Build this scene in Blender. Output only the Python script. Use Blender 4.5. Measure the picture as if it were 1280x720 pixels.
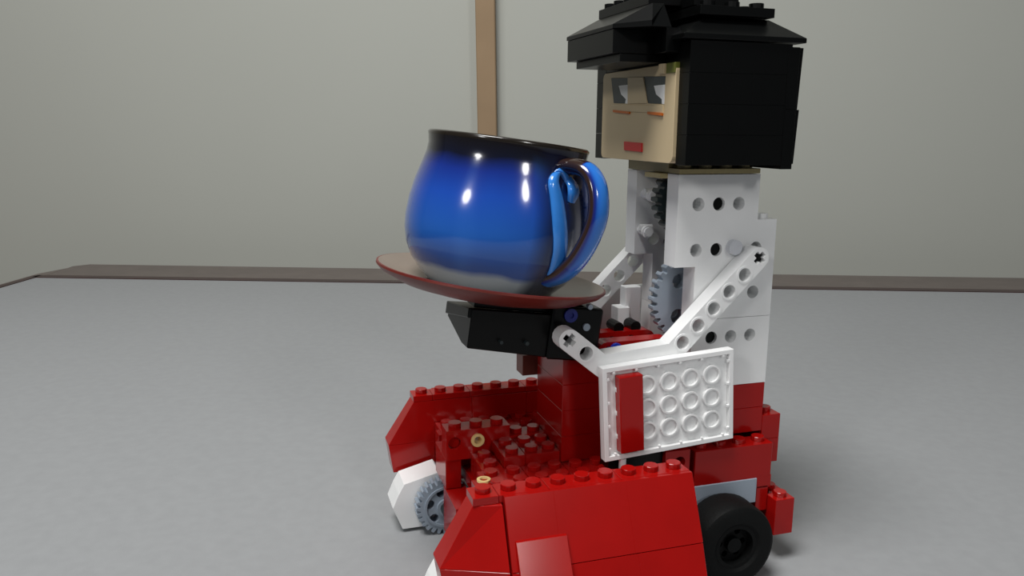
import bpy, bmesh, math, random
from mathutils import Matrix, Vector
from mathutils.geometry import tessellate_polygon

random.seed(4)
for o in list(bpy.data.objects):
    bpy.data.objects.remove(o)
scn = bpy.context.scene
COL = scn.collection

# ---------------------------------------------------------------- frames
# Robot frame (mm): X towards the robot's back, Y away from the viewer, Z up.
# World (m): table top at z = 0, table edges along the world axes.
ORG = Vector((0.0, 20.0, -85.0))
TURN = math.radians(19.6)
RZ = Matrix.Rotation(TURN, 4, 'Z')


def W(x, y, z):
    return RZ @ ((Vector((x, y, z)) - ORG) * 0.001)


# ---------------------------------------------------------------- camera
CAM_POS = (-135.9, -244.2, 72.8)
YAW, PITCH, ROLL = 0.304604, 0.195485, -0.008205
fwd = Vector((math.sin(YAW) * math.cos(PITCH), math.cos(YAW) * math.cos(PITCH), -math.sin(PITCH)))
right = Vector((math.cos(YAW), -math.sin(YAW), 0))
down = fwd.cross(right)
cr, sr = math.cos(ROLL), math.sin(ROLL)
r2 = right * cr + down * sr
d2 = down * cr - right * sr
cam_data = bpy.data.cameras.new('camera')
cam_data.sensor_width = 36.0
cam_data.lens = 36.0 * 1000.0 / 1280.0
cam_data.clip_start = 0.01
cam = bpy.data.objects.new('camera', cam_data)
COL.objects.link(cam)
R3 = RZ.to_3x3()
rw, dw, fw = R3 @ r2, R3 @ d2, R3 @ fwd
cm = Matrix((( rw.x, -dw.x, -fw.x, 0), (rw.y, -dw.y, -fw.y, 0), (rw.z, -dw.z, -fw.z, 0), (0, 0, 0, 1)))
cm.translation = W(*CAM_POS)
cam.matrix_world = cm
scn.camera = cam

# ---------------------------------------------------------------- light
world = bpy.data.worlds.new('room_light')
scn.world = world
world.use_nodes = True
bg = world.node_tree.nodes['Background']
bg.inputs[0].default_value = (0.86, 0.93, 1.0, 1)
bg.inputs[1].default_value = 0.085


def lamp(name, loc, aim, power, size):
    d = bpy.data.lights.new(name, 'AREA')
    d.shape = 'DISK'
    d.size = size
    d.energy = power
    d.color = (1.0, 0.985, 0.965)
    o = bpy.data.objects.new(name, d)
    COL.objects.link(o)
    o.location = loc
    o.rotation_euler = (Vector(aim) - Vector(loc)).to_track_quat('-Z', 'Y').to_euler()
    return o


lamp('ceiling_light', (-1.73, -2.49, 1.56), (-0.1, 0.3, 0.1), 15, 0.5)
lamp('ceiling_light', (1.50, -2.57, 1.56), (-0.1, 0.3, 0.1), 15, 0.5)
lamp('ceiling_light', (-0.25, -0.30, 1.05), (-0.1, 0.3, 0.0), 12.5, 0.45)

scn.view_settings.view_transform = 'Standard'
scn.view_settings.look = 'None'
scn.view_settings.gamma = 1.0
scn.view_settings.use_curve_mapping = False
scn.view_settings.exposure = 0.0


# ---------------------------------------------------------------- materials
def srgb(r, g, b):
    def f(c):
        c /= 255.0
        return c / 12.92 if c <= 0.04045 else ((c + 0.055) / 1.055) ** 2.4
    return (f(r), f(g), f(b), 1.0)


def mat(name, col, rough=0.35, spec=0.5, var=0.06, scale=60.0, bump=0.0, metal=0.0, coat=0.0):
    m = bpy.data.materials.new(name)
    m.use_nodes = True
    nt = m.node_tree
    p = nt.nodes['Principled BSDF']
    tc = nt.nodes.new('ShaderNodeTexCoord')
    nz = nt.nodes.new('ShaderNodeTexNoise')
    nz.inputs['Scale'].default_value = scale
    nz.inputs['Detail'].default_value = 4
    nt.links.new(tc.outputs['Object'], nz.inputs['Vector'])
    rp = nt.nodes.new('ShaderNodeValToRGB')
    a, b = 1 - var, 1 + var
    rp.color_ramp.elements[0].position = 0.3
    rp.color_ramp.elements[1].position = 0.7
    rp.color_ramp.elements[0].color = (col[0] * a, col[1] * a, col[2] * a, 1)
    rp.color_ramp.elements[1].color = (min(1, col[0] * b), min(1, col[1] * b), min(1, col[2] * b), 1)
    nt.links.new(nz.outputs['Fac'], rp.inputs['Fac'])
    nt.links.new(rp.outputs['Color'], p.inputs['Base Color'])
    p.inputs['Roughness'].default_value = rough
    p.inputs['Specular IOR Level'].default_value = spec
    p.inputs['Metallic'].default_value = metal
    p.inputs['Coat Weight'].default_value = coat
    if bump:
        bp = nt.nodes.new('ShaderNodeBump')
        bp.inputs['Strength'].default_value = bump
        bp.inputs['Distance'].default_value = 0.0005
        n2 = nt.nodes.new('ShaderNodeTexNoise')
        n2.inputs['Scale'].default_value = scale * 12
        nt.links.new(tc.outputs['Object'], n2.inputs['Vector'])
        nt.links.new(n2.outputs['Fac'], bp.inputs['Height'])
        nt.links.new(bp.outputs['Normal'], p.inputs['Normal'])
    return m


RED = mat('red_plastic', (0.34, 0.0045, 0.0035, 1), 0.15, 0.34)
WHITE = mat('white_plastic', (0.88, 0.89, 0.89, 1), 0.35, 0.5, 0.03)
BLACK = mat('black_plastic', (0.0022, 0.0025, 0.0025, 1), 0.32, 0.2)
TAN = mat('tan_plastic', srgb(205, 185, 148), 0.4, 0.4, 0.03)
OLIVE = mat('shaded_olive_tan_plastic', srgb(176, 162, 118), 0.4, 0.4, 0.05)  # olive tan for the neck plates, their shading darkened into the colour
GREY = mat('blue_grey_plastic', srgb(150, 162, 175), 0.35, 0.5)
DGREY = mat('dark_grey_plastic', srgb(38, 48, 50), 0.4, 0.4)
SLATE = mat('slate_plastic', srgb(58, 66, 68), 0.4, 0.4)
BLUE = mat('blue_plastic', srgb(20, 60, 200), 0.35, 0.5)
NAVY = mat('dark_blue_plastic', srgb(14, 30, 120), 0.35, 0.5)
PALE = mat('pale_grey_plastic', srgb(205, 208, 214), 0.3, 0.5)
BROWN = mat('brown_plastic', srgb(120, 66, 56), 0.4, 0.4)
ORANGE = mat('orange_plastic', srgb(205, 105, 25), 0.4, 0.4)
LIPS = mat('lip_red_plastic', srgb(205, 45, 45), 0.4, 0.4)
BRASS = mat('tan_pin_plastic', srgb(235, 205, 140), 0.4, 0.5)
RUBBER = mat('tire_rubber', (0.004, 0.0045, 0.0045, 1), 0.6, 0.14, 0.1, 90, 0.2)
WALLM = mat('wall_paint', (0.42, 0.432, 0.395, 1), 0.9, 0.1, 0.015, 3, 0.15)
TABLEM = mat('table_laminate', (0.30, 0.31, 0.32, 1), 0.55, 0.25, 0.03, 180, 0.1)
RIMM = mat('dark_brown_table_edge', srgb(104, 95, 90), 0.45, 0.35, 0.08, 40)
LINEM = mat('dark_red_inlay', srgb(46, 12, 10), 0.35, 0.4, 0.2, 30)
BATTEN = mat('tan_wood', srgb(146, 124, 98), 0.7, 0.2, 0.08, 14)
FLOORM = mat('floor_wood', srgb(120, 100, 80), 0.6, 0.3, 0.1, 6)


# ---------------------------------------------------------------- mesh builder
class MB:
    def __init__(self):
        self.v, self.f = [], []

    def add(self, vs, fs):
        n = len(self.v)
        self.v += [tuple(p) for p in vs]
        self.f += [tuple(i + n for i in f) for f in fs]
        return self

    def box(self, x0, x1, y0, y1, z0, z1):
        vs = [(x, y, z) for x in (x0, x1) for y in (y0, y1) for z in (z0, z1)]
        return self.add(vs, [(0, 1, 3, 2), (4, 6, 7, 5), (0, 4, 5, 1), (2, 3, 7, 6), (0, 2, 6, 4), (1, 5, 7, 3)])

    def hexa(self, p):
        # eight corners: bottom ring 0-3, top ring 4-7
        return self.add(p, [(0, 3, 2, 1), (4, 5, 6, 7), (0, 1, 5, 4), (1, 2, 6, 5), (2, 3, 7, 6), (3, 0, 4, 7)])

    def ring_faces(self, n, a, b, flip=False):
        return [((a + i, a + (i + 1) % n, b + (i + 1) % n, b + i) if not flip else (a + i, b + i, b + (i + 1) % n, a + (i + 1) % n)) for i in range(n)]

    def cyl(self, c, axis, r, h, n=14, r1=None):
        """cylinder from c along +axis"""
        r1 = r if r1 is None else r1
        ax = {'X': (Vector((0, 1, 0)), Vector((0, 0, 1)), Vector((1, 0, 0))),
              'Y': (Vector((0, 0, 1)), Vector((1, 0, 0)), Vector((0, 1, 0))),
              'Z': (Vector((1, 0, 0)), Vector((0, 1, 0)), Vector((0, 0, 1)))}[axis]
        c = Vector(c)
        vs = []
        for k, rr in ((0, r), (h, r1)):
            for i in range(n):
                a = 2 * math.pi * i / n
                vs.append(c + ax[2] * k + (ax[0] * math.cos(a) + ax[1] * math.sin(a)) * rr)
        fs = self.ring_faces(n, 0, n) + [tuple(range(n - 1, -1, -1)), tuple(range(n, 2 * n))]
        return self.add(vs, fs)

    def plate(self, outer, holes, y0, y1, axis='Y'):
        """a polygon with holes in (u, v) extruded along an axis. Y: (x,z); X: (y,z); Z: (x,y)"""
        def area(l):
            return sum(l[i][0] * l[(i + 1) % len(l)][1] - l[(i + 1) % len(l)][0] * l[i][1] for i in range(len(l)))
        if area(outer) < 0:
            outer = outer[::-1]
        holes = [h if area(h) < 0 else h[::-1] for h in holes]
        loops = [outer] + holes
        tris = tessellate_polygon([[Vector((p[0], p[1], 0)) for p in l] for l in loops])
        flat = [p for l in loops for p in l]
        N = len(flat)

        def put(p, k):
            return {'Y': (p[0], k, p[1]), 'X': (k, p[0], p[1]), 'Z': (p[0], p[1], k)}[axis]
        vs = [put(p, y0) for p in flat] + [put(p, y1) for p in flat]
        fs = []
        for t in tris:
            fs.append(tuple(t))
            fs.append(tuple(i + N for i in reversed(t)))
        s = 0
        for l in loops:
            n = len(l)
            for i in range(n):
                fs.append((s + i, s + (i + 1) % n, N + s + (i + 1) % n, N + s + i))
            s += n
        return self.add(vs, fs)

    def lathe(self, prof, n=48, wob=None):
        vs, fs = [], []
        for r, z in prof:
            for i in range(n):
                a = 2 * math.pi * i / n
                rr = r * (wob(a, z) if wob else 1)
                vs.append((rr * math.cos(a), rr * math.sin(a), z))
        for k in range(len(prof) - 1):
            for i in range(n):
                fs.append((k * n + i, k * n + (i + 1) % n, (k + 1) * n + (i + 1) % n, (k + 1) * n + i))
        return self.add(vs, fs)

    def xf(self, m, start=0):
        self.v[start:] = [tuple(m @ Vector(p)) for p in self.v[start:]]
        return self

    def build(self, name, material, parent=None, bevel=0.0, smooth=None, org=ORG, scale=0.001):
        me = bpy.data.meshes.new(name)
        me.from_pydata([tuple((Vector(p) - org) * scale) for p in self.v], [], self.f)
        bm = bmesh.new()
        bm.from_mesh(me)
        bmesh.ops.recalc_face_normals(bm, faces=bm.faces)
        bm.to_mesh(me)
        bm.free()
        me.materials.append(material)
        if smooth:
            for p in me.polygons:
                p.use_smooth = True
            me.set_sharp_from_angle(angle=math.radians(smooth))
        o = bpy.data.objects.new(name, me)
        COL.objects.link(o)
        o.parent = parent
        if bevel:
            b = o.modifiers.new('edge', 'BEVEL')
            b.width = bevel * scale
            b.segments = 1
            b.limit_method = 'ANGLE'
            b.angle_limit = math.radians(50)
        return o


def empty(name, parent=None, loc=(0, 0, 0), rz=0.0):
    o = bpy.data.objects.new(name, None)
    o.empty_display_size = 0.01
    COL.objects.link(o)
    o.location = loc
    o.rotation_euler = (0, 0, rz)
    o.parent = parent
    return o


def circ(x, z, r, n=16):
    return [(x + r * math.cos(2 * math.pi * i / n), z + r * math.sin(2 * math.pi * i / n)) for i in range(n)]


def rect(x0, x1, z0, z1):
    return [(x0, z0), (x1, z0), (x1, z1), (x0, z1)]


def studs(mb, x0, x1, y0, y1, z):
    nx, ny = round((x1 - x0) / 8), round((y1 - y0) / 8)
    for i in range(nx):
        for j in range(ny):
            mb.cyl((x0 + (i + .5) * (x1 - x0) / nx, y0 + (j + .5) * (y1 - y0) / ny, z), 'Z', 2.4, 1.8, 12)


def brick(parent, x0, x1, y0, y1, z0, z1, material, st=True, name='brick', bevel=0.14):
    g = 0.06
    if material is BLACK:
        g, bevel = 0.02, 0.05
    mb = MB().box(x0 + g, x1 - g, y0 + g, y1 - g, z0 + 0.03, z1 - 0.03)
    if st:
        studs(mb, x0, x1, y0, y1, z1 - 0.05)
    return mb.build(name, material, parent, bevel)


def holed_brick(parent, x0, x1, y0, y1, z0, z1, holes, material, hr=2.35, name='holed_brick', st=False):
    mb = MB().plate(rect(x0, x1, z0, z1), [circ(hx, hz, hr) for hx, hz in holes], y0, y1)
    if st:
        studs(mb, x0, x1, y0, y1, z1)
    return mb.build(name, material, parent)


# ================================================================ setting
def ws(o, kind='structure'):
    o['kind'] = kind
    return o


ZERO = Vector((0, 0, 0))
inner = W(-363.9, 710.1, -85)          # inner back-left corner of the pale table top
XL, YB = inner.x, inner.y
XR, YF = 0.95, -0.62
RIMB, RIML = 0.078, 0.017
WALLY = YB + RIMB + 0.10

t = empty('table', None, ((XL + XR) / 2, (YB + YF) / 2, -0.36))
t['label'] = 'pale grey laminate table with dark brown wooden edge under the toy robot'
t['category'] = 'table'
TO = Vector(t.location)


def tb(name, m, boxes, bevel=0.0):
    mb = MB()
    for b in boxes:
        mb.box(*b)
    return mb.build(name, m, t, bevel, org=TO, scale=1.0)


tb('table_top', TABLEM, [(XL, XR, YF, YB, -0.022, 0.0)])
# brown edging boards, mitred round the back-left corner
c = 0.020
bk = [(XL - RIML + c, YB + RIMB), (XL - RIML, YB + RIMB - c * 1.4), (XL, YB), (XR, YB), (XR, YB + RIMB)]
bk = [(XL + 0.002, YB + 0.002), (XR, YB + 0.002), (XR, YB + RIMB), (XL - 0.003 + c * .6, YB + RIMB), (XL - RIML * .5 + 0.004, YB + RIMB * 0.8)]
MB().plate(bk, [], -0.022, 0.0, 'Z').build('back_edge_board', RIMM, t, 0.0015, org=TO, scale=1.0)
lf = [(XL, YF), (XL, YB + 0.002), (XL - RIML * .5 + 0.004, YB + RIMB * 0.8), (XL - RIML, YB + 0.02), (XL - RIML, YF)]
MB().plate(lf, [], -0.022, -0.001, 'Z').build('side_edge_board', RIMM, t, 0.0015, org=TO, scale=1.0)
tb('inlay', LINEM, [(XL - 0.004, XR, YB - 0.0105, YB + 0.0025, -0.01, 0.0007), (XL - 0.0075, XL, YF, YB, -0.01, 0.0007)])
for lx in (XL + 0.06, XR - 0.06):
    for ly in (YF + 0.06, YB - 0.06):
        MB().hexa([(lx - .022, ly - .022, -0.36), (lx + .022, ly - .022, -0.36), (lx + .022, ly + .022, -0.36), (lx - .022, ly + .022, -0.36),
                   (lx - .03, ly - .03, -0.022), (lx + .03, ly - .03, -0.022), (lx + .03, ly + .03, -0.022), (lx - .03, ly + .03, -0.022)]).build(
            'leg', RIMM, t, 0.002, org=TO, scale=1.0)

fl = MB().box(-5, 5, -3.4, WALLY + 0.1, -0.40, -0.36).build('floor', FLOORM, None, org=ZERO, scale=1.0)
ws(fl)
wl = MB().box(-5, 5, WALLY, WALLY + 0.1, -0.36, 2.1).build('wall_back', WALLM, None, org=ZERO, scale=1.0)
ws(wl)


def wall_hit(u, v, y=WALLY):
    d = rw * ((u - 640) / 1000.0) + dw * ((v - 360) / 1000.0) + fw
    o = cm.translation
    return o + d * ((y - o.y) / d.y)


p0, p1 = wall_hit(595.5, 0), wall_hit(599, 165)
q0, q1 = wall_hit(619.5, 0), wall_hit(621.5, 165)
sl = ((p1.x - p0.x) + (q1.x - q0.x)) / 2 / (p1.z - p0.z)
xm = (p0.x + q0.x) / 2
hw = (q0.x - p0.x) / 2
z0, z1 = -0.36, 2.1
xa, xb = xm + sl * (z0 - p0.z), xm + sl * (z1 - p0.z)
tr = MB().hexa([(xa - hw, WALLY - .02, z0), (xa + hw, WALLY - .02, z0), (xa + hw, WALLY, z0), (xa - hw, WALLY, z0),
                (xb - hw, WALLY - .02, z1), (xb + hw, WALLY - .02, z1), (xb + hw, WALLY, z1), (xb - hw, WALLY, z1)]).build('trim_1', BATTEN, None, 0.001, org=ZERO, scale=1.0)
ws(tr)

# ================================================================ robot
robot = empty('toy_robot', None, (0, 0, 0), TURN)
robot['label'] = 'toy brick robot with black hair and white arms on red wheeled base'
robot['category'] = 'robot'

# ---------------------------------------------------------------- head
head = empty('head', robot)
# face panel, tan, slightly rounded corners at the chin
fy0, fy1, fz0, fz1 = -9.5, 47.5, 62.4, 94.0


def rr(y0, y1, z0, z1, r, n=5):
    pts = []
    for cx, cz, a0 in ((y1 - r, z1 - r, 0), (y0 + r, z1 - r, 90), (y0 + r, z0 + r, 180), (y1 - r, z0 + r, 270)):
        for i in range(n + 1):
            a = math.radians(a0 + 90 * i / n)
            pts.append((cx + r * math.cos(a), cz + r * math.sin(a)))
    return pts


eyeF = [(40, 92), (24.6, 91.2), (24.6, 82.3), (37, 82.8)]
eyeN = [(13.4, 91.0), (-2.6, 90.2), (-2.6, 81.4), (9, 82)]
MB().plate(rr(fy0, fy1, fz0, fz1, 2.2), [eyeF, eyeN], -8.2, -5.0, 'X').build('face_panel', TAN, head, 0.15)
MB().box(-5.2, -2.5, -9.0, 47.0, 62.8, 95).build('face_backing', DGREY, head)
# eyes: slanted slate lids with a white glint brick
for pts, wh in (([(40, 92), (24.6, 91.2), (25.0, 88.9), (33.1, 88.9), (30.8, 85.8), (26.6, 83.9), (27.1, 82.4), (37, 82.8)],
                 [(33.1, 88.9), (24.6, 88.9), (24.6, 82.3), (27.1, 82.4), (26.6, 83.9), (30.8, 85.8)]),
                ([(13.4, 91.0), (-2.6, 90.2), (-2.6, 87.6), (5.1, 87.6), (3.2, 84.7), (-0.9, 83.0), (-1.1, 81.5), (9, 82)],
                 [(5.1, 87.6), (-2.6, 87.6), (-2.6, 81.4), (-1.1, 81.5), (-0.9, 83.0), (3.2, 84.7)])):
    e = MB().plate(pts, [], -8.25, -5.1, 'X').build('eye', SLATE, head)
    MB().plate(wh, [], -8.3, -5.1, 'X').build('eye_glint', WHITE, e)
# brow bar and the tan bridge between the eyes
MB().plate([(25.2, 91.4), (12.8, 90.8), (9.2, 82.0), (24.4, 82.2)], [], -8.6, -8.1, 'X').build('nose_bridge', TAN, head, 0.1)
MB().plate([(38.3, 82.2), (-2.3, 81.0), (-2.5, 78.4), (37.4, 80.0)], [], -8.6, -8.1, 'X').build('cheek_strip', TAN, head, 0.1)
for a in ([(36.2, 80.3), (22.5, 79.4), (22.5, 78.6), (36.2, 79.5)], [(8.0, 79.2), (-2.4, 78.6), (-2.4, 77.7), (8.0, 78.3)]):
    MB().plate(a, [], -8.9, -8.1, 'X').build('blush_strip', ORANGE, head)
MB().plate([(26, 68.9), (11.8, 68.6), (11.6, 65.5), (25.8, 65.8)], [], -8.8, -8.1, 'X').build('mouth', LIPS, head, 0.1)
MB().box(-9.2, -5.6, -3.2, 0.6, 91.0, 94.2).build('stud_peg', TAN, head, 0.1)
MB().box(-8.6, -5.6, -9.4, -3.6, 91.0, 94.2).build('stud_peg', mat('olive_plastic', srgb(96, 100, 40), 0.4, 0.4), head, 0.1)

# hair: courses of black bricks round the head
for y0, y1 in ((-16, -9.6), (47.6, 56)):
    for k, (z0, z1) in enumerate(((62, 71.6), (71.6, 81.2), (81.2, 90.8), (90.8, 100.4))):
        for x0, x1 in (((-7, 8), (8, 28.4)) if k % 2 else ((-7, 16), (16, 28.4))):
            brick(head, x0, x1, y0, y1, z0, z1, BLACK, False, bevel=0.1)
# back hair, standing one stud behind and lower by one plate
for y0, y1 in ((-12.5, 20), (20, 52)):
    for z0, z1 in ((60.6, 80), (80, 99.6)):
        brick(head, 28.5, 32.8, y0 - (3.4 if y0 < 0 else 0), y1, z0, z1, BLACK, False)
    for z0, z1 in ((62.2, 80), (80, 99.8)):
        MB().hexa([(32.8, y0, z0), (35.8, y0, z0), (35.8, y1, z0), (32.8, y1, z0), (32.8, y0, z1), (36.6, y0, z1), (36.6, y1, z1), (32.8, y1, z1)]).build('brick', BLACK, head, 0.1)
brick(head, 0, 28, -9.4, 47, 62.5, 92, BLACK, False, 'head_core')
brick(head, -6.9, 30, -15.8, 55.8, 94.4, 100.4, BLACK, False, 'plate')
# sloped roof of hair, in four slope bricks, with a studded crown plate
ez, tz = 100.8, 108.6
o_, i_ = (-10.0, 34.2, -17.0, 57.0), (2.0, 25.6, -8.0, 48.0)
cx0 = [(o_[0], o_[2], ez), (o_[1], o_[2], ez), (o_[1], o_[3], ez), (o_[0], o_[3], ez)]
cx1 = [(i_[0], i_[2], tz), (i_[1], i_[2], tz), (i_[1], i_[3], tz), (i_[0], i_[3], tz)]
for k in range(4):
    a, b = cx0[k], cx0[(k + 1) % 4]
    c2, d_ = cx1[k], cx1[(k + 1) % 4]
    A, B = Vector(a), Vector(b)
    Cc, D = Vector(c2), Vector(d_)
    lip = Vector((0, 0, 1.5))
    MB().add([A, B, D - Vector((0, 0, tz - ez)), Cc - Vector((0, 0, tz - ez)), A + lip, B + lip, D, Cc],
             [(0, 3, 2, 1), (4, 5, 6, 7), (0, 1, 5, 4), (1, 2, 6, 5), (2, 3, 7, 6), (3, 0, 4, 7)]).build('slope_brick', BLACK, head, 0.12)
brick(head, -2, 25, -12, 49.5, 108.7, 111.6, BLACK, True, 'crown_plate')
brick(head, -2, 14, -8, 48, 111.9, 115.1, BLACK, True, 'crown_plate')
# brim of the fringe
MB().box(-26, -7, 0, 40, 97.2, 104.6).build('fringe_brick', BLACK, head, 0.14)
MB().box(-23.4, -7, 0, 37.5, 94.6, 97.1).build('plate', BLACK, head, 0.14)
MB().add([(-26.3, 0, 104.7), (-26.3, 40.4, 104.7), (-10, 40.4, 104.7), (-10, -9, 104.7), (-17, -9, 104.7),
          (-26.3, 0, 106.0), (-26.3, 40.4, 106.0), (-14, 40.4, 112.6), (-10, 40.4, 112.6), (-10, -3, 112.6), (-14, -3, 112.6), (-17, -9, 106.6)],
         [(0, 4, 3, 2, 1), (0, 1, 6, 5), (1, 2, 8, 7, 6), (2, 3, 9, 8), (3, 4, 11, 10, 9), (4, 0, 5, 11), (5, 6, 7, 10), (5, 10, 11), (7, 8, 9, 10)]).build('slope_brick', BLACK, head, 0.1)
brick(head, -14, -2, 0, 40, 112.7, 115.9, BLACK, True, 'crown_plate')
brick(head, -12, -7, -9.4, 0, 97.2, 104.6, BLACK, False, 'fringe_brick')
brick(head, -15, -7.2, 40.2, 52, 97.2, 104.6, BLACK, False, 'fringe_brick')

# neck plates
brick(head, 0, 34, 8, 40, 58.4, 61.9, OLIVE, False, 'neck_plate')
brick(head, 0, 32, 0, 7.9, 58.4, 60.2, OLIVE, True, 'neck_plate')
brick(head, -3, 8, 8, 20, 56.5, 58.3, OLIVE, False, 'neck_plate')

# ---------------------------------------------------------------- tower
tower = empty('tower', robot)


def wall_side(y0, y1, holes=True, full=False):
    lo = 0 if full else 8
    L = [
        ('plate', 0, 32, 55.0, 58.2, []), ('plate', 0, 32, 51.8, 55.0, []),
        ('holed_brick', 0, 32, 42.2, 51.8, [(8, 48), (16, 48), (24, 48)]),
        ('plate', 0, 40, 39.0, 42.2, []), ('plate', 0, 40, 35.8, 39.0, []),
        ('holed_brick', 0, 40, 26.2, 35.8, [(8, 32), (16, 32), (24, 32), (32, 32)]),
        ('plate', lo, 40, 23.0, 26.2, []), ('plate', lo, 40, 19.8, 23.0, []),
        ('holed_brick', lo, 40, 10.2, 19.8, [(16, 16), (24, 16), (32, 16)]),
        ('plate', lo, 40, 7.0, 10.2, []), ('plate', lo, 40, 3.8, 7.0, []),
        ('holed_brick', lo, 40, -5.8, 3.8, [(16, 0), (24, 0), (32, 0)]),
        ('plate', lo, 40, -9.0, -5.8, []), ('brick', lo, 40, -18.6, -9.0, []),
    ]
    for nm, x0, x1, z0, z1, hs in L:
        if hs:
            holed_brick(tower, x0, x1, y0, y1, z0 + .0, z1 - .0, hs, WHITE)
        else:
            brick(tower, x0 - .06, x1 + .06, y0 - .06, y1 + .06, z0 - .03, z1 - (.14 if z1 == 7.0 else -.03), WHITE, False, nm, 0.0)


wall_side(0, 8)
wall_side(32, 40)
MB().cyl((36, 4, 42.2), 'Z', 2.4, 1.8).build('stud_peg', WHITE, tower)
brick(tower, 36, 40, 8, 32, -18.6, 42, WHITE, False, 'back_panel')
# axles through the tower
for x, z in ((16, 48), (16, 32), (16, 0)):
    MB().cyl((x, 1.4, z), 'Y', 2.25, 37, 12).build('axle', BLACK, tower)
for x, z in ((8, 48), (24, 48), (8, 32), (32, 16), (24, 0), (32, 0)):
    MB().cyl((x, 6.2, z), 'Y', 2.3, 1.6, 12).build('hole_plug', WHITE, tower)


def gear(parent, x, z, y0, y1, R, n, m, hub=True, name='gear', holes=4):
    out = []
    for i in range(n):
        a = 2 * math.pi * i / n
        w = math.pi / n
        for da, r in ((-.55 * w, R), (.0, R + .12), (.55 * w - .3 * w, R), (.7 * w, R - 1.7), (1.3 * w, R - 1.7)):
            out.append((x + r * math.cos(a + da), z + r * math.sin(a + da)))
    hs = [circ(x + R * .55 * math.cos(math.pi / 4 + k * 2 * math.pi / holes), z + R * .55 * math.sin(math.pi / 4 + k * 2 * math.pi / holes), R * .17, 10) for k in range(holes)]
    g = MB().plate(out, hs, y0, y1).build(name, m, parent)
    if hub:
        MB().plate(circ(x, z, R * .3, 14), [rect(x - .9, x + .9, z - 2.2, z + 2.2)], y0 - 1.2, y1 + 1.2).build('hub', m, g)
    return g


gear(tower, 11.5, 48.5, 12, 17, 13.0, 24, DGREY)
gear(tower, 16, 12, 13, 17, 17.0, 32, GREY)
gear(tower, 16, 32, 19, 22, 9.0, 16, DGREY)
gear(tower, 16, 10, 20, 24, 12, 24, GREY)
for x, y, z in ((3.4, 24, 49), (2.4, 25, 35.5)):
    mb = MB().cyl((x, y, z), 'Y', 1.7, 8)
    mb.cyl((x, y + 1, z), 'Y', 2.3, 1.4)
    mb.cyl((x - 2, y + 4, z + 1.4), 'X', 1.2, 5, 10)
    mb.build('pin_bush', BRASS if False else WHITE, tower, 0, 40)

# ---------------------------------------------------------------- torso
torso = empty('torso', robot)
for z0, z1 in ((-28.2, -18.7), (-37.8, -28.2)):
    brick(torso, 8, 40, 0, 20, z0, z1, RED, False)
    brick(torso, 8, 40, 20, 40, z0, z1, RED, False)
brick(torso, 40, 48, 0, 20, -41.4, -31.8, RED, True)
brick(torso, 40, 48, 20, 40, -41.4, -31.8, RED, True)
brick(torso, 40, 48, 0, 40, -51, -41.4, RED, False)
for z0, z1 in ((-15.2, -5.6), (-24.8, -15.2), (-34.4, -24.8), (-44, -34.4)):
    brick(torso, -38, -14, 7, 34, z0, z1, RED, False)
    brick(torso, -14, 8, 7, 34, z0, z1, RED, False)
# red levers on top of the torso
for y0, y1, zz in ((5, 11, -2.4), (20, 26, -3.0)):
    MB().plate(rr(-26, 4, -5.4 + zz, 2.2 + zz, 3.6), [circ(-22 + 8 * k, -1.6 + zz, 2.3) for k in range(4)], y0, y1).build('lever', RED, torso)
MB().cyl((-19.4, 3.6, -2.6), 'Y', 1.8, 4, 12).cyl((-19.4, 3.2, -2.6), 'Y', 2.3, 1, 12).build('pin', BLUE, torso)
for x in (-10.5, -3.5):
    MB().cyl((x, 21, 0.4), 'Y', 2.1, 7, 12).build('pin', BLACK, torso)
# white clip and bracket by the far side of the tower
mb = MB().box(-4.4, 2.2, 29, 34, 0, 14)
mb.box(-8, -3, 27.5, 34, -1, 6.5).box(-6.6, -4.0, 28, 33, -4, -0.5)
mb.build('clip', WHITE, torso, 0.2)
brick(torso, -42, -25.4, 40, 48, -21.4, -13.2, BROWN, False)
brick(torso, -26, 0, 34, 42, -26, -12, RED, False)

# ---------------------------------------------------------------- arms
def capsule_path(pts, hw_, n=8):
    """outline of a stroked polyline with round ends (pts in x, z)"""
    P = [Vector((a, b)) for a, b in pts]
    L_, R_ = [], []
    for i, p in enumerate(P):
        if i == 0:
            d = (P[1] - p).normalized()
        elif i == len(P) - 1:
            d = (p - P[i - 1]).normalized()
        else:
            d1, d2_ = (p - P[i - 1]).normalized(), (P[i + 1] - p).normalized()
            d = (d1 + d2_).normalized()
            k = 1 / max(.3, d.dot(d1))
            nrm = Vector((-d.y, d.x)) * hw_ * k
            L_.append(p + nrm)
            R_.append(p - nrm)
            continue
        nrm = Vector((-d.y, d.x)) * hw_
        L_.append(p + nrm)
        R_.append(p - nrm)

    def cap(p, frm):
        a0 = math.atan2((frm - p).y, (frm - p).x)
        return [p + Vector((math.cos(a0 - math.pi * k / n), math.sin(a0 - math.pi * k / n))) * hw_ for k in range(1, n)]
    out = L_ + cap(P[-1], L_[-1]) + R_[::-1] + cap(P[0], R_[0])
    return [(p.x, p.y) for p in out]


def axle_hole(x, z, a):
    pts = []
    b, s = 0.95, 2.3
    for u, v in ((s, -b), (s, b), (b, b), (b, s), (-b, s), (-b, b), (-s, b), (-s, -b), (-b, -b), (-b, -s), (b, -s), (b, -b)):
        pts.append((x + u * math.cos(a) - v * math.sin(a), z + u * math.sin(a) + v * math.cos(a)))
    return pts


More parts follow.
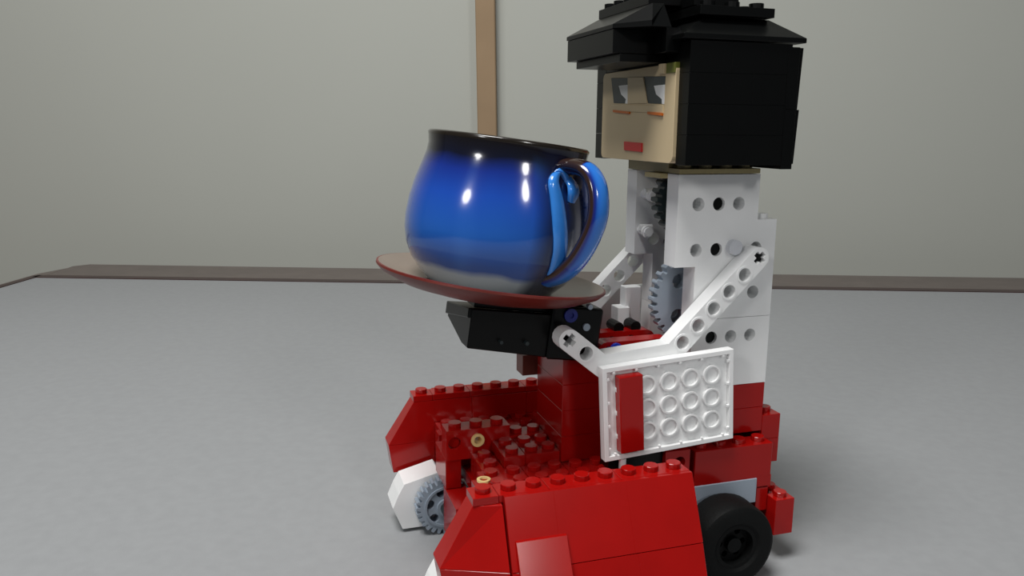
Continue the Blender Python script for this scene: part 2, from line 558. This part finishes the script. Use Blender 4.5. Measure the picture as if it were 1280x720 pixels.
def arm(y0, y1, dx, dz, yrim):
    a = empty('arm', robot)
    E1, K1, K2, E2 = (-41.4, 5.0), (-29.6, -4.6), (-3.2, -2.4), (29.0, 29.6)
    sh = lambda p: (p[0] + dx, p[1] + dz)
    pts = [sh(p) for p in (E1, K1, K2, E2)]
    hs = []
    u = (Vector(pts[2]) - Vector(pts[3])).normalized()
    for k in range(1, 6):
        q = Vector(pts[3]) + u * 8.05 * k
        hs.append((q.x, q.y))
    v = (Vector(pts[1]) - Vector(pts[0])).normalized()
    q = Vector(pts[0]) + v * 7.7
    hs.append((q.x, q.y))
    holes = [circ(x, z, 2.4) for x, z in hs] + [axle_hole(*pts[0], -0.7), axle_hole(*pts[3], 0.78)]
    bm_ = MB().plate(capsule_path(pts, 3.75), holes, y0, y1)
    body = bm_.build('beam', WHITE, a, 0.2)
    yo = y0 if yrim < 0 else y1
    for x, z in hs:      # raised collars round the holes
        MB().plate(circ(x, z, 3.1, 18), [circ(x, z, 2.4, 18)], yo - .25, yo + .25).build('hole_collar', WHITE, body)
    ax_ = MB().cyl((*[pts[3][0]], y0 + (1.5 if yrim < 0 else 1.5), pts[3][1]), 'Y', 1.9, 9, 12).build('axle', BLACK, a)
    return a, body


armN, beamN = arm(-7.2, -0.6, 0, 0, -1)
armF, beamF = arm(40.6, 47.2, -8.0, 9.5, 1)

# side panels: upturned plates with their tubes showing
PT = math.radians(3.6)


def panel(a, yf, sgn, dx=0, dz=0, bar=True):
    """yf: open face; sgn=-1 faces the viewer"""
    lx, lz = 49.6, 33.2
    org = Vector((-29.0 + dx, -37.6 + dz))
    yb = yf - sgn * 3.6
    ym = yf - sgn * 1.5

    def M(mb):
        m = Matrix.Translation((org.x, 0, org.y)) @ Matrix.Rotation(-PT, 4, 'Y')
        return mb.xf(m)
    mb = MB().plate(rect(0, lx, 0, lz), [], min(yb, ym), max(yb, ym))
    mb.plate(rect(0, lx, 0, lz), [rect(1.7, lx - 1.7, 1.7, lz - 1.7)], min(ym, yf), max(ym, yf))
    pn = M(mb).build('side_panel', WHITE, a, 0.15)
    px, pz = lx / 6, lz / 4
    for i in range(1, 6):
        for j in range(1, 4):
            y_ = sorted((ym, yf + sgn * -0.3))
            M(MB().plate(circ(px * i, pz * j, 3.4, 20), [circ(px * i, pz * j, 2.75, 20)], y_[0], y_[1])).build('tube', WHITE, pn, 0, 40)
    mb = MB()
    for i in range(6):      # small clutch ribs round the inside of the rim
        for zz in (1.9, lz - 1.9):
            mb.box(px * (i + .5) - .4, px * (i + .5) + .4, min(ym, yf), max(ym, yf) - .4, zz - .5, zz + .5)
    for j in range(4):
        for xx in (1.9, lx - 1.9):
            mb.box(xx - .5, xx + .5, min(ym, yf), max(ym, yf) - .4, pz * (j + .5) - .4, pz * (j + .5) + .4)
    M(mb).build('clutch_rib', WHITE, pn)
    if bar:
        y_ = sorted((ym, yf + sgn * 2.4))
        M(MB().box(5.0, 13.6, y_[0], y_[1], 3.0, 30.0)).build('tile_bar', RED, pn, 0.25)
    return pn


panel(armN, -11.0, -1)
panel(armF, 51.0, 1, -3, 12, False)
# grey pin behind the upper arm
MB().cyl((22.4, -2.4, 32.8), 'Y', 2.7, 3, 14).build('pin', PALE, tower, 0, 40)

# ---------------------------------------------------------------- tray held out by the arms
tray = empty('tray', robot)
TA = math.radians(7.6)
TM = Matrix.Translation((-71.5, 0, 15.2)) @ Matrix.Rotation(TA, 4, 'Y')   # local x back along the tray, z from its top


def tm(mb):
    return mb.xf(TM)


tm(MB().add([(0, 4, -13.6), (47, 4, -16.2), (47, 30, -16.2), (0, 12, -13.8), (0, 4, -0.2), (47, 4, -0.2), (47, 35, -3), (0, 35, -4.2), (0, 35, -9.6), (47, 35, -10)],
            [(0, 3, 2, 1), (4, 5, 6, 7), (0, 1, 5, 4), (0, 4, 7, 8, 3), (1, 2, 9, 6, 5), (3, 8, 9, 2), (8, 7, 6, 9)])).build('tray_block', BLACK, tray, 0.3)
tm(MB().hexa([(-1.0, 4.6, -3.4), (30, 4.6, -3.4), (30, 35, -7), (-1.0, 35, -8.6), (-1.0, 4.6, -0.1), (30, 4.6, -0.1), (30, 35, -3), (-1.0, 35, -4.0)])).build('tray_lip', BLACK, tray, 0.3)
tm(MB().box(1.5, 38, 7, 33, -0.3, 2.35)).build('tray_pad', BLACK, tray, 0.3)
tm(MB().box(28, 46.5, 2.6, 4.2, -15.5, 3.2)).build('tray_cheek', BLACK, tray, 0.6)
tm(MB().box(40, 46.5, 4.2, 30, -1, 3.2)).build('tray_stop', BLACK, tray, 0.4)


def tpin(x, z, m, r=2.3, ring=False):
    if ring:
        mb = MB().plate(circ(x, z, r + .7), [circ(x, z, r - .7)], 1.6, 3.4)
        mb.cyl((x, 2.2, z), 'Y', r - .7, 1.2)
    else:
        mb = MB().cyl((x, 1.8, z), 'Y', r, 2)
    return mb.build('pin', m, tray, 0, 40)


tpin(-37.5, 11.1, NAVY, 1.7, True)
tpin(-31.6, 6.6, GREY, 1.3)
tpin(-30.4, 13.6, GREY, 0.9)
tpin(-62.0, 3.4, DGREY, 0.6)
tpin(-53.0, 2.4, DGREY, 0.7)
MB().plate(rr(-40, -30, -4, 12, 3), [circ(-35, 7, 2)], 11, 15).build('bracket', BLACK, tray)
MB().box(-44, -28, 12, 28, -6.0, 1.0).build('bracket', BLACK, tray, 0.2)

# ---------------------------------------------------------------- chassis
chassis = empty('chassis', robot)
brick(chassis, -68, 40, -8, 48, -57, -52, RED, False, 'base_plate')
# bed of studded bricks in steps
def bedrow(y0, y1, xs, z1, z0=-52):
    for a, b in zip(xs[:-1], xs[1:]):
        brick(chassis, a, b, y0, y1, z0, z1, RED, True)


bedrow(-24, -8, (-71, -55, -39, -23), -42.5)
bedrow(-8, 8, (-69, -53, -38), -44.0)
bedrow(8, 24, (-67, -59), -44.0)
bedrow(8, 24, (-59, -51, -38), -40.0)
bedrow(32, 48, (-72, -56, -40), -44)
bedrow(48, 64, (-72, -56, -40), -46)
bedrow(34, 64, (-40, -24, -8), -46)
bedrow(-8, 7, (-38, -22), -44)
bedrow(24, 32, (-52, -38), -39)
# holed beam along the middle with a tan pin
holed_brick(chassis, -76, -52, 24, 32, -46, -34.6, [(-73.0, -39.5), (-64.4, -39)], RED, 2.4, st=True)
MB().plate(circ(-64.4, -39, 2.5, 20), [circ(-64.4, -39, 1.45, 20)], 23.2, 28).build('pin', BRASS, chassis)
MB().cyl((-73.0, 25.5, -39.5), 'Y', 2.2, 5).build('pin', RED, chassis)
MB().plate(circ(-68.6, 0, 2.4, 16), [circ(-68.6, 0, 1.4, 16)], -44, -43.3, 'Z').build('pin', BRASS, chassis)
MB().box(-73.4, -71, 50, 56, -60, -46.2).build('bumper_tile', RED, chassis, 0.2)
MB().box(-71.4, -69, -2, 6, -60, -46).build('bumper_tile', RED, chassis, 0.2)
brick(chassis, -76, -70, 26, 44, -58, -46.2, RED, False)

# rear bricks over the back wheel
for s in (0, 1):
    def yy(a, b):
        return (a, b) if s == 0 else (40 - b, 40 - a)
    y = yy(-8, 0)
    brick(chassis, 7.4, 39.6, y[0], y[1], -52.4, -39.4, RED, True)
    brick(chassis, 4, 33.6, y[0] - (.5 if s == 0 else 0), y[1] + (.5 if s else 0), -62, -52.5, GREY, False)
    y = yy(-13, 8)
    brick(chassis, 39.0, 47.2, y[0], y[1], -74, -60, RED, True)
    if s == 1:
        continue
    y = yy(-9, -1)
    holed_brick(chassis, -5, 4.6, y[0], y[1], -48, -37.6, [(0.7, -42.1)], RED, 2.2)
    y = yy(-7, 0)
    brick(chassis, -26, -5.2, y[0], y[1], -50, -37, BLACK, False, 'motor_block')
    MB().cyl((-21.6, y[0] + 3 - (5 if s == 0 else -5), -51.8), 'Z', 1.3, 14, 10).build('peg', WHITE, chassis)
brick(chassis, 40, 47, 8, 32, -62, -51.1, RED, False)
brick(chassis, 33.8, 39, -8, 48, -66, -56, RED, False)


def tyre(xc, zc, y0, y1, R, face):
    w = empty('wheel', chassis)
    n = 40
    prof = [(R * .52, y0 + 1.2), (R * .60, y0 + .2), (R * .86, y0), (R * .96, y0 + .9), (R, y0 + 2.6), (R, y1 - 2.6), (R * .96, y1 - .9), (R * .86, y1), (R * .6, y1 - .2), (R * .52, y1 - 1.2)]
    mb = MB()
    vs, fs = [], []
    for r, yv in prof:
        for i in range(n):
            a = 2 * math.pi * i / n
            vs.append((xc + r * math.cos(a), yv, zc + r * math.sin(a)))
    K = len(prof)
    for k in range(K):
        for i in range(n):
            fs.append((k * n + i, k * n + (i + 1) % n, ((k + 1) % K) * n + (i + 1) % n, ((k + 1) % K) * n + i))
    mb.add(vs, fs).build('tire', RUBBER, w, 0, 35)
    hb = MB()
    hb.plate(circ(xc, zc, R * .53, 28), [circ(xc, zc, R * .44, 28)], y0 + 1.0, y1 - 1.0)
    hb.plate(circ(xc, zc, R * .5, 28), [circ(xc + R * .3 * math.cos(k * 1.047), zc + R * .3 * math.sin(k * 1.047), R * .08, 8) for k in range(6)], y0 + 4.5, y1 - 4.5)
    hb.cyl((xc, y0 + 2.2, zc), 'Y', R * .18, y1 - y0 - 4.4, 14)
    hb.build('hub', RUBBER, w, 0, 40)
    return w


tyre(16.6, -69.7, -24, -10, 15.3, -1)
tyre(16.6, -69.7, 50, 64, 15.3, 1)
MB().cyl((16.6, -20, -69.7), 'Y', 2.4, 80, 12).build('axle', BLACK, chassis)

# front wheels: grey toothed wheels beside white slope bricks
for s in (0, 1):
    y0, y1 = (43, 48) if s == 0 else (-8, -3)
    g = gear(chassis, -72.5, -73.4, y0, y1, 11.4, 28, GREY, True, 'front_wheel', 6)
    MB().plate(circ(-72.5, -73.4, 8.3, 28), [circ(-72.5, -73.4, 7.4, 28)], y0 - .6, y0 + .1).build('rim_ring', GREY, g, 0, 40)
    a, b = (48.5, 62) if s == 0 else (-22, -8.5)
    pl = [(-73.6, -61.0), (-87.8, -64.6), (-90.0, -68.4), (-92.4, -74.0), (-88.6, -83.5), (-72, -83.5), (-69, -71), (-71.0, -65)]
    wd = MB().plate(pl, [], a, b).build('white_slope', WHITE, chassis, 0.2)
    MB().box(-76, -70.2, a - 1.2, a + .1, -68.2, -65.6).build('window_tile', mat('maroon_plastic', srgb(120, 20, 36), .4, .4) if s == 0 else RED, wd)
    brick(chassis, -80, -64, *((48.5, 60) if s == 0 else (-20, -8.5)), -72, -66.2, WHITE, False)
MB().cyl((-72.5, -4, -73.4), 'Y', 2.2, 48, 12).build('axle', DGREY, chassis)
brick(chassis, -76, -68, 10, 30, -76, -58.2, RED, False)


# ---------------------------------------------------------------- fenders
def fender(s):
    f = empty('fender', robot)

    def Y(y):
        return y if s == 0 else 40 - y

    def pr(name, x0, x1, prof, x0b=None, x1b=None, m=RED, bev=0.15):
        """profile in (y, z) from the top down the outside, extruded in x; x at the bottom may differ"""
        zs = [p[1] for p in prof]
        zt, zb = max(zs), min(zs)
        x0b = x0 if x0b is None else x0b
        x1b = x1 if x1b is None else x1b
        vs = []
        for side in (0, 1):
            for y, z in prof:
                k = (zt - z) / (zt - zb)
                xx = (x0 + (x0b - x0) * k) if side == 0 else (x1 + (x1b - x1) * k)
                vs.append((xx, Y(y), z))
        n = len(prof)
        fs = [tuple(range(n - 1, -1, -1)), tuple(range(n, 2 * n))] + [(i, (i + 1) % n, n + (i + 1) % n, n + i) for i in range(n)]
        return MB().add(vs, fs).build(name, m, f, bev)
    # top course with studs
    for a, b in ((-72.7, -56.7), (-56.7, -32.7), (-32.7, -8.7)):
        y = sorted((Y(-32), Y(-24)))
        brick(f, a, b, y[0], y[1], -36.5, -34, RED, True, 'plate')
    # inner wall courses
    for z0, z1, xs in ((-46, -36.6, (-80.7, -56, -32, -8.7)), (-57, -46.1, (-88, -64, -40, -16, -8.7))):
        for a, b in zip(xs[:-1], xs[1:]):
            y = sorted((Y(-31.5), Y(-24)))
            brick(f, max(a, -80.5), b, y[0], y[1], z0, z1, RED, False)
    # outer slopes: upper course then lower course
    for a, b in zip((-71.4, -56, -32), (-56, -32, -8.7)):
        pr('slope_brick', a, b, [(-32.1, -34.1), (-33.2, -34.1), (-42.0, -53.9), (-32.1, -53.9)], bev=0.05)
    for a, b, k in ((-71.4, -52.4, 0), (-52.4, -31, 0), (-31, -8.7, 0)):
        pr('slope_brick', a, b, [(-32.1, -54.2), (-42.0 - k * .3, -54.2), (-49.6 - k * 1.4, -74), (-48 - k, -80), (-40, -80), (-32.1, -66)], bev=0.08)
    # one proud tile at the front of the slope, lying flatter than the rest
    pr('slope_tile', -69.6, -53.6, [(-36, -45.8), (-39.4, -45.8), (-55, -74), (-52, -77.5), (-44, -74)], bev=0.12)
    # front column, leaning forward
    y = sorted((Y(-32), Y(-24)))
    studs_mb = MB()
    studs(studs_mb, -80.7, -72.7, y[0], y[1], -34.05)
    studs_mb.box(-80.7, -72.75, y[0], y[1], -36.5, -34.05)
    studs_mb.build('plate', RED, f, 0.12)
    def wedge(zt, zb, xt, xb, yt, yb, ytr, ybr):
        # leading edge narrow, trailing edge flared out to meet the slopes
        b = [(xb, Y(-24), zb), (xb, Y(yb), zb), (-72.0, Y(ybr), zb), (-72.0, Y(-24), zb)]
        t_ = [(xt, Y(-24), zt), (xt, Y(yt), zt), (-72.0, Y(ytr), zt), (-72.0, Y(-24), zt)]
        return MB().hexa(b + t_).build('front_slope', RED, f, 0.1)
    wedge(-36.6, -54.0, -80.7, -91.2, -31.5, -33.5, -33.4, -41.5)
    wedge(-54.1, -66.0, -91.2, -89.4, -33.5, -34.5, -41.5, -46.5)
    if s == 0:
        wedge(-66.1, -80.0, -89.4, -88.0, -34.5, -35.5, -46.5, -48.0)
    return f


fender(0)
fender(1)


# ================================================================ saucer and cup
def tilted(loc_robot, ang):
    """matrix in metres of a frame tilted about the robot's Y axis"""
    return Matrix.Translation(W(*loc_robot)) @ RZ @ Matrix.Rotation(ang, 4, 'Y')


SA = math.radians(8.2)
SP = (-61.3, 20, 16.8)


def ramp_material(name, stops, zmax, rough, coat=0.0, streak=None):
    m = bpy.data.materials.new(name)
    m.use_nodes = True
    nt = m.node_tree
    p = nt.nodes['Principled BSDF']
    tc = nt.nodes.new('ShaderNodeTexCoord')
    sp = nt.nodes.new('ShaderNodeSeparateXYZ')
    nt.links.new(tc.outputs['Object'], sp.inputs[0])
    nz = nt.nodes.new('ShaderNodeTexNoise')
    nz.inputs['Scale'].default_value = 60
    mp = nt.nodes.new('ShaderNodeMapping')
    mp.inputs['Scale'].default_value = (1, 1, 0.25)
    nt.links.new(tc.outputs['Object'], mp.inputs['Vector'])
    nt.links.new(mp.outputs['Vector'], nz.inputs['Vector'])
    ma = nt.nodes.new('ShaderNodeMath')
    ma.operation = 'MULTIPLY_ADD'
    nt.links.new(nz.outputs['Fac'], ma.inputs[0])
    ma.inputs[1].default_value = 0.10
    dv = nt.nodes.new('ShaderNodeMath')
    dv.operation = 'DIVIDE'
    dv.inputs[1].default_value = zmax
    nt.links.new(sp.outputs['Z'], dv.inputs[0])
    sb = nt.nodes.new('ShaderNodeMath')
    sb.operation = 'SUBTRACT'
    sb.inputs[1].default_value = 0.05
    nt.links.new(dv.outputs[0], sb.inputs[0])
    nt.links.new(sb.outputs[0], ma.inputs[2])
    rp = nt.nodes.new('ShaderNodeValToRGB')
    els = rp.color_ramp.elements
    els[0].position, els[0].color = stops[0]
    els[1].position, els[1].color = stops[-1]
    for pos, colr in stops[1:-1]:
        e = els.new(pos)
        e.color = colr
    nt.links.new(ma.outputs[0], rp.inputs['Fac'])
    out = rp.outputs['Color']
    if streak:
        wv = nt.nodes.new('ShaderNodeTexNoise')
        wv.inputs['Scale'].default_value = 38
        m3 = nt.nodes.new('ShaderNodeMapping')
        m3.inputs['Scale'].default_value = (1, 1, 0.08)
        nt.links.new(tc.outputs['Object'], m3.inputs['Vector'])
        nt.links.new(m3.outputs['Vector'], wv.inputs['Vector'])
        r3 = nt.nodes.new('ShaderNodeValToRGB')
        r3.color_ramp.elements[0].position = 0.5
        r3.color_ramp.elements[1].position = 0.72
        r3.color_ramp.elements[0].color = (0, 0, 0, 1)
        r3.color_ramp.elements[1].color = (.4, .4, .4, 1)
        nt.links.new(wv.outputs['Fac'], r3.inputs['Fac'])
        # streaks only in the blue part of the glaze
        r4 = nt.nodes.new('ShaderNodeValToRGB')
        e4 = r4.color_ramp.elements
        e4[0].position, e4[0].color = 0.10, (0, 0, 0, 1)
        e4[1].position, e4[1].color = 0.2, (1, 1, 1, 1)
        k4 = e4.new(0.82)
        k4.color = (1, 1, 1, 1)
        k5 = e4.new(0.92)
        k5.color = (0, 0, 0, 1)
        nt.links.new(ma.outputs[0], r4.inputs['Fac'])
        mu = nt.nodes.new('ShaderNodeMath')
        mu.operation = 'MULTIPLY'
        nt.links.new(r3.outputs['Color'], mu.inputs[0])
        nt.links.new(r4.outputs['Color'], mu.inputs[1])
        mx = nt.nodes.new('ShaderNodeMixRGB')
        nt.links.new(mu.outputs[0], mx.inputs[0])
        nt.links.new(out, mx.inputs[1])
        mx.inputs[2].default_value = streak
        out = mx.outputs[0]
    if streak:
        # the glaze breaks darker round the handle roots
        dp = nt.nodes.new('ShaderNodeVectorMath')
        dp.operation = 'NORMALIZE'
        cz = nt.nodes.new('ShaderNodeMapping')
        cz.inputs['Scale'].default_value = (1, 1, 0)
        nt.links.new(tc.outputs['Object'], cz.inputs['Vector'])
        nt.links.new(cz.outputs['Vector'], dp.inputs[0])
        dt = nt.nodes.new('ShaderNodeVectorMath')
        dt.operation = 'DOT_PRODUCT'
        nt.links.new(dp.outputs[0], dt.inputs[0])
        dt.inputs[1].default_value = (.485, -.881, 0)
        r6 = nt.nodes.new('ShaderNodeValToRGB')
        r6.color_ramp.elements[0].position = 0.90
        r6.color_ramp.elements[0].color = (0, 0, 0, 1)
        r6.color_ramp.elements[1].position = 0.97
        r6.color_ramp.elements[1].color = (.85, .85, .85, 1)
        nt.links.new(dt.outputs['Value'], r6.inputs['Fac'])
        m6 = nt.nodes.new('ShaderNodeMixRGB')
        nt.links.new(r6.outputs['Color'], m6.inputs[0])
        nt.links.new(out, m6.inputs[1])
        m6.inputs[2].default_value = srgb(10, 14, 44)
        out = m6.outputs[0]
    nt.links.new(out, p.inputs['Base Color'])
    p.inputs['Roughness'].default_value = rough
    p.inputs['Coat Weight'].default_value = coat
    p.inputs['Coat Roughness'].default_value = 0.06
    return m


SAUC = mat('saucer_glaze', srgb(138, 124, 112), 0.3, 0.5, 0.08, 50)
SAUR = mat('saucer_rim_glaze', srgb(100, 32, 24), 0.4, 0.5, 0.15, 60)
saucer = empty('saucer')
saucer.matrix_world = tilted(SP, SA)
saucer['label'] = 'grey brown ceramic saucer with red brown rim under the blue mug'
saucer['category'] = 'saucer'
SR = 40.0
top = [(0.01, 2.2), (20, 2.2), (24, 2.5), (32, 4.0), (37.6, 6.2), (39.4, 7.0)]
MB().lathe(top, 56).build('dish', SAUC, saucer, 0, 50, org=ZERO)
under = [(39.4, 7.0), (SR, 6.9), (SR + .1, 6.2), (38.5, 4.6), (32, 1.6), (26, 0.5), (24.5, 0.0), (22, 0.0), (21.5, 0.6), (0.01, 0.6)]
MB().lathe(under, 56).build('underside', SAUR, saucer, 0, 50, org=ZERO)

MUGM = ramp_material('blue_glaze', [
    (0.0, srgb(160, 174, 184)), (0.115, srgb(158, 174, 188)), (0.16, srgb(30, 78, 156)), (0.38, srgb(32, 92, 180)),
    (0.62, srgb(24, 72, 170)), (0.78, srgb(18, 44, 130)), (0.875, srgb(10, 14, 34)), (1.0, srgb(20, 15, 12))], 0.0506, 0.16, 0.6, srgb(70, 140, 225))
RIMDARK = mat('dark_rim_glaze', srgb(30, 24, 18), 0.2, 0.5, 0.2, 80, coat=0.5)
INSIDE = mat('mug_inside_glaze', srgb(18, 24, 60), 0.2, 0.5, 0.2, 60, coat=0.4)

MA = math.radians(7.6)
mp_ = Vector((0.0, 0, 2.4))
mo = Matrix.Rotation(SA, 3, 'Y') @ mp_
mug = empty('mug')
mug.matrix_world = tilted((SP[0] + mo.x, SP[1], SP[2] + mo.z), MA)
mug['label'] = 'round blue glazed mug with dark rim and looped handle on the saucer'
mug['category'] = 'mug'
MH = 50.6


def wob(a, z):
    k = max(0, math.sin(math.pi * min(1, z / MH)))
    return 1 + 0.012 * k * math.cos(5 * a + 0.4)


outer = [(0.01, 0.6), (18.6, 0.6), (19.2, 0.0), (21.4, 0.0), (22.6, 1.2), (25.8, 4.2), (28.8, 8.0), (31.0, 12.5), (32.1, 17.5), (32.3, 22), (31.7, 28), (30.4, 34), (28.7, 39.5),
         (27.5, 43.5), (27.1, 46.5), (27.4, 49.0)]
MB().lathe(outer, 72, wob).build('mug_body', MUGM, mug, 0, 60, org=ZERO)
lipp = [(27.4, 49.0), (27.6, 50.0), (27.0, 50.6), (26.0, 50.2), (25.6, 48.5)]
MB().lathe(lipp, 72, wob).build('lip', RIMDARK, mug, 0, 80, org=ZERO)
inn = [(25.6, 48.5), (26.0, 43), (28.2, 35), (29.6, 25), (28, 12), (21, 5), (0.01, 4)]
MB().lathe(inn, 72, wob).build('inside', INSIDE, mug, 0, 60, org=ZERO)


# handle: a strap whose glaze runs light on its edges and breaks brown along its back
def strap_material():
    m = bpy.data.materials.new('handle_glaze')
    m.use_nodes = True
    nt = m.node_tree
    p = nt.nodes['Principled BSDF']
    at = nt.nodes.new('ShaderNodeAttribute')
    at.attribute_name = 'across'
    rp = nt.nodes.new('ShaderNodeValToRGB')
    e = rp.color_ramp.elements
    e[0].position, e[0].color = 0.0, srgb(12, 26, 90)
    e[1].position, e[1].color = 1.0, srgb(50, 125, 215)
    k = e.new(0.2)
    k.color = srgb(20, 20, 40)
    k = e.new(0.45)
    k.color = srgb(50, 34, 28)
    k = e.new(0.62)
    k.color = srgb(46, 30, 26)
    k = e.new(0.76)
    k.color = srgb(16, 40, 130)
    k = e.new(0.9)
    k.color = srgb(40, 110, 205)
    nt.links.new(at.outputs['Fac'], rp.inputs['Fac'])
    nt.links.new(rp.outputs['Color'], p.inputs['Base Color'])
    p.inputs['Roughness'].default_value = 0.15
    p.inputs['Coat Weight'].default_value = 0.5
    p.inputs['Coat Roughness'].default_value = 0.06
    return m


STRAP = strap_material()
hd = Vector((.485, -.881, 0)).normalized()
ht = Vector((-hd.y, hd.x, 0))


def catmull(P, n):
    out = []
    Q = [P[0]] + P + [P[-1]]
    for i in range(1, len(Q) - 2):
        for k in range(n):
            u = k / n
            a, b, c_, d = Q[i - 1], Q[i], Q[i + 1], Q[i + 2]
            out.append(0.5 * ((2 * b) + (c_ - a) * u + (2 * a - 5 * b + 4 * c_ - d) * u * u + (3 * b - a - 3 * c_ + d) * u ** 3))
    out.append(P[-1])
    return out


def strap(name, path, width, thick, ns=16, tilt=0.0):
    """path of (radial, z, tangential, width factor)"""
    P = catmull([Vector(p) for p in path], 8)
    vs, val, fs = [], [], []
    n_dark = 14
    for i, p in enumerate(P):
        a, b = P[max(0, i - 1)], P[min(len(P) - 1, i + 1)]
        d = Vector((b[0] - a[0], b[1] - a[1])).normalized()
        nr = Vector((-d.y, d.x))
        if nr.x < 0 and False:
            nr = -nr
        for k in range(ns):
            th = 2 * math.pi * k / ns
            w_ = math.cos(th) * width / 2 * p[3]
            t_ = math.sin(th) * thick / 2
            ra, z = p[0] + nr.x * t_, p[1] + nr.y * t_
            vs.append(hd * ra + ht * (p[2] + w_) + Vector((0, 0, z)))
            val.append(((math.sin(th) + 1) / 2) * (1 if i > n_dark else 0.5 + 0.08 * i / n_dark))
    n = len(P)
    for i in range(n - 1):
        for k in range(ns):
            fs.append((i * ns + k, i * ns + (k + 1) % ns, (i + 1) * ns + (k + 1) % ns, (i + 1) * ns + k))
    fs += [tuple(range(ns - 1, -1, -1)), tuple(range((n - 1) * ns, n * ns))]
    o = MB().add(vs, fs).build(name, STRAP, mug, 0, 70, org=ZERO)
    at = o.data.attributes.new('across', 'FLOAT', 'POINT')
    for i, v in enumerate(val):
        at.data[i].value = v
    return o


strap('handle', [(24.5, 43.5, 0, 1.25), (30, 44.6, 0, 1.1), (36, 43.6, 0, 1.0), (40.2, 39, 0, .95), (42, 31.5, 0, .95), (40.8, 24.5, 0, .95), (37.2, 16.5, 0, 1.0), (32, 10.6, 0, 1.1), (26.5, 7.5, 0, 1.3)], 8.6, 5.4)
# ridge of light glaze that runs down the wall between the two handle roots
RIDGE = mat('light_blue_glaze', srgb(52, 128, 214), 0.15, 0.5, 0.12, 80, coat=0.5)
ridge = strap('handle_root', [(28.2, 38, 0, .5), (28.0, 41.2, -2, .6), (27.6, 42, -5, .6), (28.6, 39, -7.4, .7), (30.2, 33.5, -6.4, .95), (31.6, 26, -5, 1.1), (31.9, 18, -3.4, 1.1), (30.2, 11.5, -2.2, 1.1), (27.4, 6.5, -1.5, .8)], 6.0, 3.0)
ridge.data.materials[0] = RIDGE
curl = strap('handle_root', [(28.2, 40.5, 0, .6), (30.4, 38.5, 0, 1), (31.2, 36, 0, 1), (30.6, 33.5, 0, .6)], 5, 2.4)
curl.data.materials[0] = RIDGE
